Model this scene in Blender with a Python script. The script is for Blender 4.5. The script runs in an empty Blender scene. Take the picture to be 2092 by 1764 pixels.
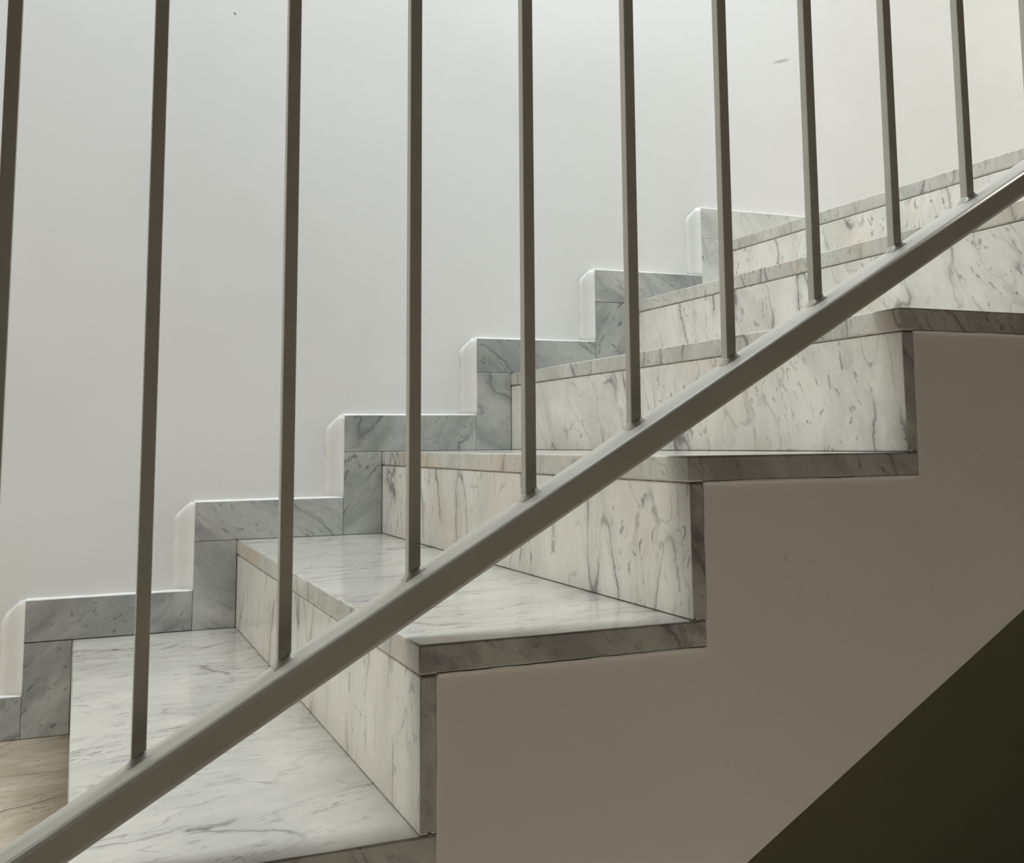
import bpy, bmesh, math, random
from mathutils import Vector, Matrix
random.seed(7)
S = bpy.context.scene
COL = S.collection

# ------------------------------------------------------------------ measurements (metres)
H = 0.17            # rise
R = 0.2927          # going
W = 1.2734          # clear width, string side to skirting face
T = 0.0276          # tread thickness
TR = 0.0165         # riser slab thickness
D = 0.0010          # riser set-back under the tread edge
SW, SH = 0.0812, 0.0771   # skirting: width of the upright, height of the level piece
TOPK = 6            # the sixth step is the upper landing
BACK = TR + D
WALL_Y = W + 0.010

# ------------------------------------------------------------------ camera
FX, PX, PY = 2230.92, 1149.35, 642.33
yaw, pit, rol = 0.4166, 0.1163, 0.0117
cam_d = bpy.data.cameras.new('camera')
cam = bpy.data.objects.new('camera', cam_d)
COL.objects.link(cam)
fwd = Vector((math.sin(yaw) * math.cos(pit), math.cos(yaw) * math.cos(pit), math.sin(pit)))
right = Vector((math.cos(yaw), -math.sin(yaw), 0))
down = fwd.cross(right)
r2 = right * math.cos(rol) + down * math.sin(rol)
d2 = -right * math.sin(rol) + down * math.cos(rol)
m3 = Matrix((r2, -d2, -fwd)).transposed()
cam.matrix_world = Matrix.Translation((0.2885, -1.0092, 0.5264)) @ m3.to_4x4()
cam_d.sensor_width = 36
cam_d.lens = FX * 36 / 2092
cam_d.shift_x = (1046 - PX) / 2092
cam_d.shift_y = (PY - 882) / 2092
cam_d.clip_start = 0.02
S.camera = cam

# ------------------------------------------------------------------ light and exposure
S.view_settings.view_transform = 'Standard'
S.view_settings.look = 'None'
S.view_settings.exposure = 0.0
S.view_settings.gamma = 1
S.view_settings.use_curve_mapping = False
w = bpy.data.worlds.new('world')
S.world = w
w.use_nodes = True
w.node_tree.nodes['Background'].inputs[0].default_value = (0.9, 0.95, 1.0, 1)
w.node_tree.nodes['Background'].inputs[1].default_value = 0.02


def area(name, loc, aim, sx, sy, power, color):
    l = bpy.data.lights.new(name, 'AREA')
    l.shape = 'RECTANGLE'
    l.size, l.size_y = sx, sy
    l.energy = power
    l.color = color
    o = bpy.data.objects.new(name, l)
    o.location = loc
    o.rotation_euler = (Vector(aim) - Vector(loc)).to_track_quat('-Z', 'Y').to_euler()
    COL.objects.link(o)
    return o


area('skylight', (1.0, 0.56, 3.15), (1.0, 0.56, 0), 1.8, 0.9, 64, (0.88, 0.95, 1.0))
area('upper_window', (5.4, 0.45, 2.9), (1.4, 0.95, 0.8), 0.8, 0.8, 104, (1.0, 0.94, 0.85))
area('stair_window', (-1.5, 0.50, 0.6), (1.0, 0.60, 0.4), 0.8, 0.9, 12, (1.0, 0.97, 0.92))
# added fill spot: lights the stair side by bounce off the hall floor
sl = bpy.data.lights.new('hall_fill_spot', 'SPOT')
sl.energy, sl.color = 5200, (1.0, 0.95, 0.89)
sl.spot_size, sl.spot_blend, sl.shadow_soft_size = math.radians(24), 0.6, 0.06
so = bpy.data.objects.new('hall_fill_spot', sl)
so.location = (0.75, -1.15, 3.1)
COL.objects.link(so)


# ------------------------------------------------------------------ node helpers
class NT:
    def __init__(self, name):
        self.mat = bpy.data.materials.new(name)
        self.mat.use_nodes = True
        self.t = self.mat.node_tree
        self.b = self.t.nodes['Principled BSDF']

    def n(self, kind, **kw):
        x = self.t.nodes.new(kind)
        for k, v in kw.items():
            setattr(x, k, v)
        return x

    def put(self, sock, v):
        if isinstance(v, bpy.types.NodeSocket):
            self.t.links.new(v, sock)
        else:
            sock.default_value = v

    def math(self, op, a, b=0.0, c=0.0, clamp=False):
        x = self.n('ShaderNodeMath', operation=op, use_clamp=clamp)
        self.put(x.inputs[0], a); self.put(x.inputs[1], b); self.put(x.inputs[2], c)
        return x.outputs[0]

    def vmath(self, op, a, b=(0, 0, 0), scale=None):
        x = self.n('ShaderNodeVectorMath', operation=op)
        self.put(x.inputs[0], a); self.put(x.inputs[1], b)
        if scale is not None:
            self.put(x.inputs['Scale'], scale)
        return x.outputs[0]

    def ramp(self, v, a, b, lo=0.0, hi=1.0, smooth=True):
        x = self.n('ShaderNodeMapRange', interpolation_type='SMOOTHSTEP' if smooth else 'LINEAR')
        x.clamp = True
        self.put(x.inputs[0], v)
        for i, q in enumerate((a, b, lo, hi)):
            self.put(x.inputs[i + 1], q)
        return x.outputs[0]

    def noise(self, vec, scale, detail=3, rough=0.5, dist=0.0):
        x = self.n('ShaderNodeTexNoise')
        self.put(x.inputs['Vector'], vec)
        x.inputs['Scale'].default_value = scale
        x.inputs['Detail'].default_value = detail
        x.inputs['Roughness'].default_value = rough
        x.inputs['Distortion'].default_value = dist
        return x

    def mix(self, f, a, b, mode='MIX'):
        x = self.n('ShaderNodeMix', data_type='RGBA', blend_type=mode)
        self.put(x.inputs[0], f)
        self.put(x.inputs[6], a); self.put(x.inputs[7], b)
        return x.outputs[2]

    def bump(self, h, strength, dist):
        x = self.n('ShaderNodeBump')
        x.inputs['Strength'].default_value = strength
        x.inputs['Distance'].default_value = dist
        self.put(x.inputs['Height'], h)
        self.t.links.new(x.outputs[0], self.b.inputs['Normal'])


def rgb(r, g, b):
    f = lambda c: (c / 255) / 12.92 if c <= 10 else ((c / 255 + 0.055) / 1.055) ** 2.4
    return (f(r), f(g), f(b), 1)


def marble(name, rot, base, cloud, vein, stretch=0.3, k=1.0, vein_amt=0.75, spot_amt=0.5, rough=0.22,
           warm=0.0, fine_amt=0.4, cloud_stretch=0.5, spot_scale=85.0, halo_amt=0.28):
    """Carrara: vein direction is the local X axis after rotating by rot."""
    m = NT(name)
    tc = m.n('ShaderNodeTexCoord')
    oi = m.n('ShaderNodeObjectInfo')
    off = m.vmath('SCALE', (37.0, 17.0, 53.0), scale=oi.outputs['Random'])
    p = m.vmath('ADD', tc.outputs['Object'], off)
    vr = m.n('ShaderNodeVectorRotate', rotation_type='EULER_XYZ')
    m.put(vr.inputs['Vector'], p)
    vr.inputs['Rotation'].default_value = rot
    p0 = vr.outputs[0]
    half = (0.5, 0.5, 0.5)
    wv = m.vmath('SUBTRACT', m.noise(p0, 5.0 * k, 2, 0.5).outputs['Color'], half)
    p1 = m.vmath('ADD', p0, m.vmath('SCALE', wv, scale=0.11 / k))
    wv2 = m.vmath('SUBTRACT', m.noise(p0, 30.0 * k, 2, 0.6).outputs['Color'], half)
    p1 = m.vmath('ADD', p1, m.vmath('SCALE', wv2, scale=0.018 / k))
    wv3 = m.vmath('SUBTRACT', m.noise(p0, 130.0 * k, 2, 0.7).outputs['Color'], half)
    p1 = m.vmath('ADD', p1, m.vmath('SCALE', wv3, scale=0.0065 / k))
    ps = m.vmath('MULTIPLY', p1, (stretch, 1.0, 1.0))
    pf = m.vmath('MULTIPLY', p1, (0.22, 1.0, 1.0))

    def band(q, wd):
        return m.ramp(m.math('ABSOLUTE', m.math('SUBTRACT', q, 0.5)), 0.0, wd, 1.0, 0.0)
    region = m.noise(m.vmath('MULTIPLY', p0, (0.6, 1, 1)), 8.0 * k, 2).outputs['Fac']
    q1 = m.noise(ps, 8.0 * k, 1, 0.4).outputs['Fac']
    mk1 = m.ramp(region, 0.44, 0.60)
    v1 = m.math('MULTIPLY', band(q1, 0.014), mk1)
    halo = m.math('MULTIPLY', band(q1, 0.075), mk1)
    q2 = m.noise(m.vmath('ADD', ps, (3.1, 7.7, 1.3)), 19.0 * k, 1, 0.4).outputs['Fac']
    mk2 = m.ramp(region, 0.60, 0.42)
    v2 = m.math('MULTIPLY', band(q2, 0.022), m.math('MULTIPLY', mk2, m.ramp(wv2, -0.2, 0.2)))
    nf = m.noise(pf, 95.0 * k, 3, 0.65).outputs['Fac']
    v3 = m.math('MULTIPLY', m.ramp(nf, 0.53, 0.68), m.ramp(region, 0.38, 0.66))
    sp = m.ramp(m.noise(m.vmath('MULTIPLY', p1, (0.42, 1, 1)), spot_scale * k, 2, 0.6).outputs['Fac'], 0.60, 0.70)
    sp = m.math('MULTIPLY', sp, m.ramp(q1, 0.40, 0.58))
    cl = m.ramp(m.noise(m.vmath('MULTIPLY', p1, (cloud_stretch, 1, 1)), 10.0 * k, 6, 0.68).outputs['Fac'], 0.36, 0.66)
    c = m.mix(cl, base, cloud)
    if warm:
        wm = m.ramp(m.noise(p0, 4.5, 2, 0.5).outputs['Fac'], 0.52, 0.72)
        c = m.mix(m.math('MULTIPLY', wm, warm), c, rgb(204, 180, 152))
    c = m.mix(m.math('MULTIPLY', halo, halo_amt * vein_amt), c, vein)
    c = m.mix(m.math('MULTIPLY', v3, fine_amt), c, vein)
    c = m.mix(m.math('MULTIPLY', sp, spot_amt), c, vein)
    c = m.mix(m.math('MULTIPLY', v2, 0.7 * vein_amt), c, vein)
    c = m.mix(m.math('MULTIPLY', v1, vein_amt), c, vein)
    m.t.links.new(c, m.b.inputs['Base Color'])
    m.t.links.new(m.ramp(cl, 0.0, 1.0, rough * 0.85, rough * 1.2), m.b.inputs['Roughness'])
    m.b.inputs['Specular IOR Level'].default_value = 0.5
    return m.mat


def paint(name, col, col2, rough, scale=9.0, bump=0.15, bd=0.002, bscale=120.0):
    m = NT(name)
    tc = m.n('ShaderNodeTexCoord')
    p = tc.outputs['Object']
    f = m.ramp(m.noise(p, scale, 4, 0.55).outputs['Fac'], 0.35, 0.68)
    c = m.mix(f, col, col2)
    m.t.links.new(c, m.b.inputs['Base Color'])
    m.b.inputs['Roughness'].default_value = rough
    if bump:
        m.bump(m.noise(p, bscale, 4, 0.6).outputs['Fac'], bump, bd)
    m.c, m.p = c, p
    return m


PI = math.pi
M = {}
m_base, m_cloud, m_vein = rgb(207, 204, 195), rgb(187, 185, 177), rgb(96, 95, 95)
rad = math.radians
M['tread'] = marble('marble_tread', (0, 0, rad(-14)), m_base, m_cloud, m_vein, 0.34, vein_amt=0.6, spot_amt=0.25, rough=0.16, fine_amt=0.72, halo_amt=0.12)
M['riser'] = marble('marble_riser', (0, rad(84), 0), rgb(227, 224, 216), rgb(208, 205, 197), m_vein, 0.30, vein_amt=0.8, spot_amt=0.6, rough=0.22, warm=0.22, fine_amt=0.16)
M['riser_b'] = marble('marble_riser_slanting', (rad(25), rad(75), 0), rgb(227, 224, 216), rgb(208, 205, 197), m_vein, 0.30, vein_amt=0.85, spot_amt=0.55, rough=0.22, warm=0.15, fine_amt=0.12)
M['nosing'] = marble('marble_tread_edge', (0, rad(80), 0), rgb(204, 202, 193), rgb(182, 180, 172), m_vein, 0.35, k=1.3, vein_amt=0.75, spot_amt=0.5, rough=0.25, warm=0.6, fine_amt=0.35)
M['end'] = marble('marble_sawn_end', (0, rad(-55), 0), rgb(204, 203, 195), rgb(165, 164, 158), rgb(84, 82, 80), 0.3, k=1.2, vein_amt=0.6, spot_amt=0.5, rough=0.45, fine_amt=0.5)
sk = (rgb(190, 191, 187), rgb(150, 152, 149), rgb(84, 85, 85))
M['skirt_a'] = marble('marble_skirting_rising', (0, rad(48), 0), *sk, 0.28, vein_amt=0.5, spot_amt=0.6, rough=0.3, fine_amt=0.35, cloud_stretch=0.25)
M['skirt_b'] = marble('marble_skirting_falling', (0, rad(-42), 0), *sk, 0.28, vein_amt=0.5, spot_amt=0.5, rough=0.3, fine_amt=0.35, cloud_stretch=0.22)
M['skirt_c'] = marble('marble_skirting_pale', (0, rad(-60), 0), rgb(228, 228, 222), rgb(202, 203, 198), m_vein, 0.28, vein_amt=0.6, spot_amt=0.6, rough=0.3, fine_amt=0.2, cloud_stretch=0.25)
M['landing'] = marble('marble_landing', (0, 0, rad(-24)), rgb(190, 178, 158), rgb(164, 151, 131), rgb(80, 68, 56), 0.45, vein_amt=0.75, spot_amt=0.4, rough=0.2, fine_amt=0.55)

# white wall paint, with two small scuffs that are on the wall itself
wp = paint('wall_paint', rgb(231, 230, 226), rgb(226, 225, 220), 0.75, 2.2, 0.10, 0.002, 60.0)


def smudge(m, colour_socket, at, ang, lx, lz, amt, shade):
    """an elongated mark on a wall in the XZ plane"""
    q = m.vmath('SUBTRACT', m.p, (at[0], 0, at[1]))
    vr = m.n('ShaderNodeVectorRotate', rotation_type='Y_AXIS')
    m.put(vr.inputs['Vector'], q)
    vr.inputs['Angle'].default_value = ang
    nz = m.noise(m.p, 90.0, 3)
    q2 = m.vmath('ADD', vr.outputs[0], m.vmath('SCALE', m.vmath('SUBTRACT', nz.outputs['Color'], (0.5, 0.5, 0.5)), scale=lz * 0.9))
    d = m.vmath('MULTIPLY', q2, (1 / lx, 0, 1 / lz))
    x = m.n('ShaderNodeVectorMath', operation='LENGTH')
    m.put(x.inputs[0], d)
    f = m.ramp(x.outputs['Value'], 0.3, 1.0, amt, 0.0)
    return m.mix(f, colour_socket, shade)


M['wall'] = wp.mat
wb = paint('back_wall_paint', rgb(231, 231, 229), rgb(226, 226, 223), 0.75, 2.2, 0.10, 0.002, 60.0)
cc = smudge(wb, wb.c, (1.937, 1.510), 0.30, 0.040, 0.0062, 0.55, rgb(150, 148, 142))
cc = smudge(wb, cc, (0.558, 1.4286), -0.9, 0.0055, 0.0028, 0.9, rgb(110, 108, 104))
wb.t.links.new(cc, wb.b.inputs['Base Color'])
M['wall_back'] = wb.mat
M['plaster'] = paint('string_plaster', rgb(236, 232, 225), rgb(231, 227, 220), 0.7, 3.0, 0.22, 0.0015, 90.0)
pm = M['plaster']
pm.t.links.new(smudge(pm, pm.c, (0.9986, 0.398), 0.15, 0.0011, 0.0065, 0.5, rgb(120, 112, 102)), pm.b.inputs['Base Color'])
M['plaster'] = pm.mat
M['rail'] = paint('rail_paint', rgb(180, 177, 166), rgb(174, 171, 160), 0.36, 14.0, 0.12, 0.0006, 260.0).mat
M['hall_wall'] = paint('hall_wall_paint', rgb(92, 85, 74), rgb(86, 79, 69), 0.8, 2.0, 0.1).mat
M['dark'] = paint('understair_shade_paint', rgb(146, 145, 120), rgb(141, 140, 115), 0.8, 2.0, 0.1).mat  # shade under the stairs put into the wall colour
M['floor'] = paint('hall_floor_stone', rgb(144, 140, 134), rgb(133, 129, 123), 0.5, 5.0, 0.05).mat
M['mortar'] = paint('mortar', rgb(150, 143, 130), rgb(118, 112, 102), 0.9, 60.0, 0.3, 0.001, 300.0).mat


# ------------------------------------------------------------------ mesh helpers
def link(name, bm, mat, parent=None, loc=(0, 0, 0), smooth=False):
    me = bpy.data.meshes.new(name)
    bmesh.ops.recalc_face_normals(bm, faces=bm.faces)
    bm.to_mesh(me); bm.free()
    me.materials.append(M[mat])
    if smooth:
        for p in me.polygons:
            p.use_smooth = True
    o = bpy.data.objects.new(name, me)
    o.location = loc
    o.parent = parent
    COL.objects.link(o)
    return o


def box_bm(x0, x1, y0, y1, z0, z1, bev=0.0, seg=2):
    bm = bmesh.new()
    bmesh.ops.create_cube(bm, size=1)
    for v in bm.verts:
        v.co = Vector((x1 if v.co.x > 0 else x0, y1 if v.co.y > 0 else y0, z1 if v.co.z > 0 else z0))
    if bev:
        bmesh.ops.bevel(bm, geom=bm.edges[:], offset=bev, segments=seg, profile=0.5, affect='EDGES')
    return bm


def prism_bm(pts, y0, y1):
    bm = bmesh.new()
    a = [bm.verts.new((x, y0, z)) for x, z in pts]
    b = [bm.verts.new((x, y1, z)) for x, z in pts]
    bm.faces.new(a); bm.faces.new(b[::-1])
    n = len(pts)
    for i in range(n):
        j = (i + 1) % n
        bm.faces.new((a[i], b[i], b[j], a[j]))
    return bm


def structure(o):
    o['kind'] = 'structure'
    return o


def empty(name, label, cat, loc=(0, 0, 0)):
    o = bpy.data.objects.new(name, None)
    o.location = loc
    o['label'] = label
    o['category'] = cat
    COL.objects.link(o)
    return o


# ------------------------------------------------------------------ room shell
X0, X1, YF, ZB, ZT = -1.6, 6.2, -2.6, -1.2, 3.2
wall_back = structure(link('wall_back', box_bm(X0, X1, WALL_Y, WALL_Y + 0.15, ZB, ZT), 'wall_back'))
for nm, xa, xb in (('wall_left', X0 - 0.15, X0), ('wall_right', X1, X1 + 0.15)):
    o = structure(link(nm, box_bm(xa, xb, -0.1, WALL_Y + 0.15, ZB, ZT), 'wall'))
    # hall part of the wall darkened to cut light bounced onto the bars
    link('darkened_wall_panel', box_bm(xa, xb, YF, -0.1, ZB, ZT), 'hall_wall', o)
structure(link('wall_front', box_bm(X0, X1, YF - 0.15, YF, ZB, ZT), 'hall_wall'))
cl_o = structure(link('ceiling', box_bm(X0 - 0.15, X1 + 0.15, -0.1, WALL_Y + 0.15, ZT, ZT + 0.15), 'wall'))
link('darkened_ceiling_panel', box_bm(X0 - 0.15, X1 + 0.15, YF - 0.15, -0.1, ZT, ZT + 0.15), 'hall_wall', cl_o)  # hall part of the ceiling darkened likewise against bounced light
structure(link('floor', box_bm(X0 - 0.15, X1 + 0.15, YF - 0.15, WALL_Y + 0.15, ZB - 0.15, ZB), 'floor'))

# ------------------------------------------------------------------ staircase
stair = empty('marble_staircase', 'grey-veined white marble staircase with plain plastered side rising along the white wall', 'staircase')
# plastered core: stepped on top, sloping underneath
SO = lambda x: 0.092 + 0.565 * (x - 0.938)
XA, XB = X0 + 0.004, X1 - 0.004
prof = [(XA, -T), (R + BACK, -T)]
for k in range(1, TOPK):
    prof += [(k * R + BACK, k * H - T), ((k + 1) * R + BACK, k * H - T)]
prof += [(TOPK * R + BACK, TOPK * H - T), (XB, TOPK * H - T), (XB, 0.80), (0.938 + (0.80 - 0.092) / 0.565, 0.80),
         (0.938 + (-0.26 - 0.092) / 0.565, -0.26), (XA, -0.26)]
body = link('plastered_side', prism_bm(prof, 0.0022, WALL_Y - 0.001), 'plaster', stair)
body['label'] = 'plain beige plastered side and underside'
# under-stair wall panel; the deep shade below the flight is put into its colour
link('darkened_wall_panel', prism_bm([(-0.2, ZB + 0.001), (X1 - 0.002, ZB + 0.001), (X1 - 0.002, 0.79), (2.18, 0.79), (0.35, SO(0.35) - 0.004), (-0.2, -0.27)], WALL_Y - 0.03, WALL_Y - 0.002), 'dark', wall_back)

def slab(o, front, end='end'):
    """the polished top, the front edge and the sawn end of a slab each show their own side of the stone"""
    me = o.data
    me.materials.append(M[front]); me.materials.append(M[end])
    for p in me.polygons:
        if p.normal.x < -0.9:
            p.material_index = 1
        elif p.normal.y < -0.75:
            p.material_index = 2
        p.use_smooth = p.area < 0.012 and max(abs(c) for c in p.normal) < 0.999
    return o


for k in range(1, TOPK + 1):
    x1 = (k + 1) * R + BACK if k < TOPK else XB
    nm = 'tread' if k < TOPK else 'landing_slab'
    slab(link(nm, box_bm(0, x1 - k * R, 0, WALL_Y - 0.001, -T, 0, 0.0024, 2), 'tread', stair, (k * R, 0, k * H)), 'nosing')
    zt = H - T - 0.0014
    rm = 'riser_b' if k in (4, 5) else 'riser'
    slab(link('riser', box_bm(0, TR, 0, WALL_Y - 0.001, 0.0006, zt, 0.0016, 2), rm, stair, (k * R + D, 0, (k - 1) * H)), rm)
    link('mortar_joint', box_bm(0.0022, TR, 0.0015, WALL_Y - 0.001, zt - 0.001, zt + 0.0014), 'mortar', stair, (k * R + D, 0, (k - 1) * H))


def ragged(length, lo, hi, axis):
    """thin ragged lip of plaster lapping over the edge of the stone, facing the hall"""
    bm = bmesh.new()
    n = max(3, int(length / 0.006))
    rows = []
    wv = 0.5
    for i in range(n + 1):
        wv = min(1, max(0, wv + random.uniform(-0.45, 0.45)))
        a, g = length * i / n, lo + (hi - lo) * wv
        ps = [(-0.0015, 0.0024), (-0.0012, -0.0005), (g * 0.6, -0.0005), (g, 0.0001), (g, 0.0024)]
        rows.append([bm.verts.new((a, y, q) if axis == 'x' else (-q, y, a)) for q, y in ps])
    for a, b in zip(rows, rows[1:]):
        for i in range(5):
            bm.faces.new((a[i], a[(i + 1) % 5], b[(i + 1) % 5], b[i]))
    bm.faces.new(rows[0]); bm.faces.new(rows[-1][::-1])
    return bm


def crumb_bm(r):
    bm = bmesh.new()
    bmesh.ops.create_icosphere(bm, subdivisions=1, radius=r)
    for v in bm.verts:
        v.co *= random.uniform(0.6, 1.25)
        v.co.z *= 0.7
    return bm


for k in range(1, TOPK):
    link('plaster_lip', ragged(R - 0.002, 0.0002, 0.0014, 'x'), 'plaster', body, (k * R + BACK, 0, k * H - T))
    link('plaster_lip', ragged(H - T, 0.0002, 0.0010, 'z'), 'plaster', body, (k * R + BACK, 0, (k - 1) * H))
    for i in range(4):
        link('mortar_crumb', crumb_bm(random.uniform(0.0010, 0.0022)), 'mortar', stair,
             (k * R + D + random.uniform(-0.003, 0.012), random.uniform(-0.0004, 0.002), (k - 1) * H + 0.0008))
low = link('landing_slab', box_bm(0, R + BACK - XA, 0, WALL_Y - 0.001, -T, 0, 0.002, 2), 'landing', stair, (XA, 0, 0))
low['label'] = 'brownish marble slab of the lower landing'

# ------------------------------------------------------------------ stepped skirting on the wall
def bead(sec):
    bm = bmesh.new()
    n = len(sec[0])
    rows = [[bm.verts.new(p) for p in r] for r in sec]
    for a, b in zip(rows, rows[1:]):
        for i in range(n):
            bm.faces.new((a[i], a[(i + 1) % n], b[(i + 1) % n], b[i]))
    bm.faces.new(rows[0]); bm.faces.new(rows[-1][::-1])
    return bm


def bead_top(length):
    """brushed paint edge along the top of a skirting tile, a little uneven"""
    d = WALL_Y - W
    sec = []
    n = max(2, int(length / 0.02))
    for i in range(n + 1):
        x = length * i / n
        u = random.uniform(0.8, 1.25)
        sec.append([(x, 0.0008, -0.0005), (x, 0.0020, 0.0006 * u), (x, d * 0.55, 0.0011 * u), (x, d, 0.0024 * u), (x, d, -0.0005)])
    return bead(sec)


def bead_side(length):
    """plaster feathered out from the wall up to the end of a tile"""
    d = WALL_Y - W
    sec = []
    n = max(2, int(length / 0.010))
    for i in range(n + 1):
        z = length * i / n
        u = random.uniform(0.95, 1.05)
        f = u * min(1.0, 0.15 + (length - z) / 0.030)
        sec.append([(0.0004, 0.0008, z), (-0.0010, 0.0010, z), (-0.0026 * u, 0.0034, z), (-0.003 - 0.011 * f, 0.0068, z),
                    (-0.0035 - 0.022 * f, 0.0091, z), (-0.004 - 0.040 * f, d + 0.0004, z), (0.0004, d, z)])
    bm = bead(sec)
    for f in bm.faces:
        f.smooth = len(f.verts) == 4
    return bm


skirt = bpy.data.objects.new('baseboard_back', None)
skirt['kind'] = 'structure'
COL.objects.link(skirt)
for k in range(0, TOPK + 1):
    xa = k * R - SW if k else X0
    xb = (k + 1) * R - SW if k < TOPK else X1
    g = 0.0016 if k == 1 else 0.0006
    j = random.uniform(-0.0006, 0.0006)
    mt = ('skirt_a', 'skirt_a', 'skirt_b', 'skirt_a', 'skirt_b', 'skirt_b', 'skirt_c')[k]
    link('skirting_tile', box_bm(0, xb - xa - 0.0006, j, WALL_Y - W, g, SH, 0.0010, 1), mt, skirt, (xa, W, k * H))
    link('paint_bead', bead_top(xb - xa), 'wall', skirt, (xa, W, k * H + SH))
    if k:
        link('paint_bead', bead_side(H), 'wall', skirt, (xa, W, (k - 1) * H + SH))
    if k:
        j = random.uniform(-0.0006, 0.0006)
        mt = ('skirt_a', 'skirt_a', 'skirt_b', 'skirt_a', 'skirt_b', 'skirt_a', 'skirt_c')[k]
        link('skirting_tile', box_bm(0, SW - 0.0004, j, WALL_Y - W, 0.0006, H, 0.0010, 1), mt, skirt, (k * R - SW, W, (k - 1) * H))

# ------------------------------------------------------------------ railing
MS = 0.5856
cs = 1 / math.hypot(1, MS)
LINE = lambda x, n: MS * x + n / cs - 0.0049 * 0.55   # height of a line n above the nosing line
N_TOP, N_BOT = 0.0498, 0.0205
RY0, RY1 = 0.0, 0.052
RX0, RX1 = 0.055, 1.93
BY0, BW = 0.030, 0.0121
rail = empty('stair_railing', 'pale grey painted metal railing of thin square bars on a sloping bottom rail', 'railing')


def slope_bar(x0, x1, y0, y1, n0, n1, rad, seg):
    bm = bmesh.new()
    ux = Vector((cs, 0, MS * cs)); un = Vector((-MS * cs, 0, cs))
    ring = []
    cy = [(y0, n0), (y1, n0), (y1, n1), (y0, n1)]
    for i, (y, n) in enumerate(cy):
        oy = y + (rad if y == y0 else -rad); on = n + (rad if n == n0 else -rad)
        a0 = (PI, 1.5 * PI, 0, 0.5 * PI)[i]
        for s in range(seg + 1):
            a = a0 + 0.5 * PI * s / seg
            ring.append((oy + rad * math.cos(a), on + rad * math.sin(a)))
    ends = []
    for x in (x0, x1):
        vs = []
        for y, n in ring:
            # cut vertically at x
            z = LINE(x, n)
            vs.append(bm.verts.new((x, y, z)))
        ends.append(vs)
    bm.faces.new(ends[0]); bm.faces.new(ends[1][::-1])
    q = len(ring)
    for i in range(q):
        f = bm.faces.new((ends[0][i], ends[1][i], ends[1][(i + 1) % q], ends[0][(i + 1) % q]))
        f.smooth = i % (seg + 1) != seg
    return bm


def link_s(name, bm, mat, parent, loc=(0, 0, 0)):
    return link(name, bm, mat, parent, loc)


link_s('bottom_rail', slope_bar(RX0, RX1, RY0, RY1, N_BOT, N_TOP, 0.0048, 6), 'rail', rail)
link_s('handrail', slope_bar(RX0, RX1, RY0 + 0.005, RY1 + 0.015, 0.84, 0.87, 0.008, 4), 'rail', rail)


def newel(x, z0):
    z1 = LINE(x, 0.86)
    link('newel_post', box_bm(-0.022, 0.022, 0.008, 0.052, 0, z1 - z0, 0.003, 2), 'rail', rail, (x, 0, z0))


newel(0.045, 0.0)
newel(RX1, TOPK * H)


def weld_bm(x):
    """irregular weld collar where a bar meets the sloping rail"""
    bm = bmesh.new()
    h = BW / 2
    rows = []
    for lvl, (grow, up) in enumerate(((0.0042, -0.0015), (0.0032, 0.0008), (0.0012, 0.0030), (0.0001, 0.0062))):
        vs = []
        for sx, sy in ((-1, -1), (-.33, -1), (.33, -1), (1, -1), (1, -.33), (1, .33), (1, 1), (.33, 1), (-.33, 1), (-1, 1), (-1, .33), (-1, -.33)):
            g = grow * random.uniform(0.75, 1.2)
            px = sx * (h + (g if abs(sx) == 1 else 0)); py = sy * (h + (g if abs(sy) == 1 else 0))
            pz = MS * px + up * random.uniform(0.9, 1.1)
            vs.append(bm.verts.new((px, py, pz)))
        rows.append(vs)
    for a, b in zip(rows, rows[1:]):
        for i in range(12):
            f = bm.faces.new((a[i], a[(i + 1) % 12], b[(i + 1) % 12], b[i]))
            f.smooth = True
    bm.faces.new(rows[0][::-1]); bm.faces.new(rows[-1])
    return bm


for i in range(0, 15):
    bx = 0.3400 + (i - 2) * 0.12175 + BW / 2
    if bx > RX1 - 0.05:
        continue
    z0 = LINE(bx, N_TOP)
    hgt = LINE(bx, 0.842) - z0
    bar = link('baluster', box_bm(-BW / 2, BW / 2, -BW / 2, BW / 2, -0.004, hgt, 0.0006, 1), 'rail', rail, (bx, BY0 + BW / 2, z0))
    wd = link('weld_bead', weld_bm(bx), 'rail', bar)
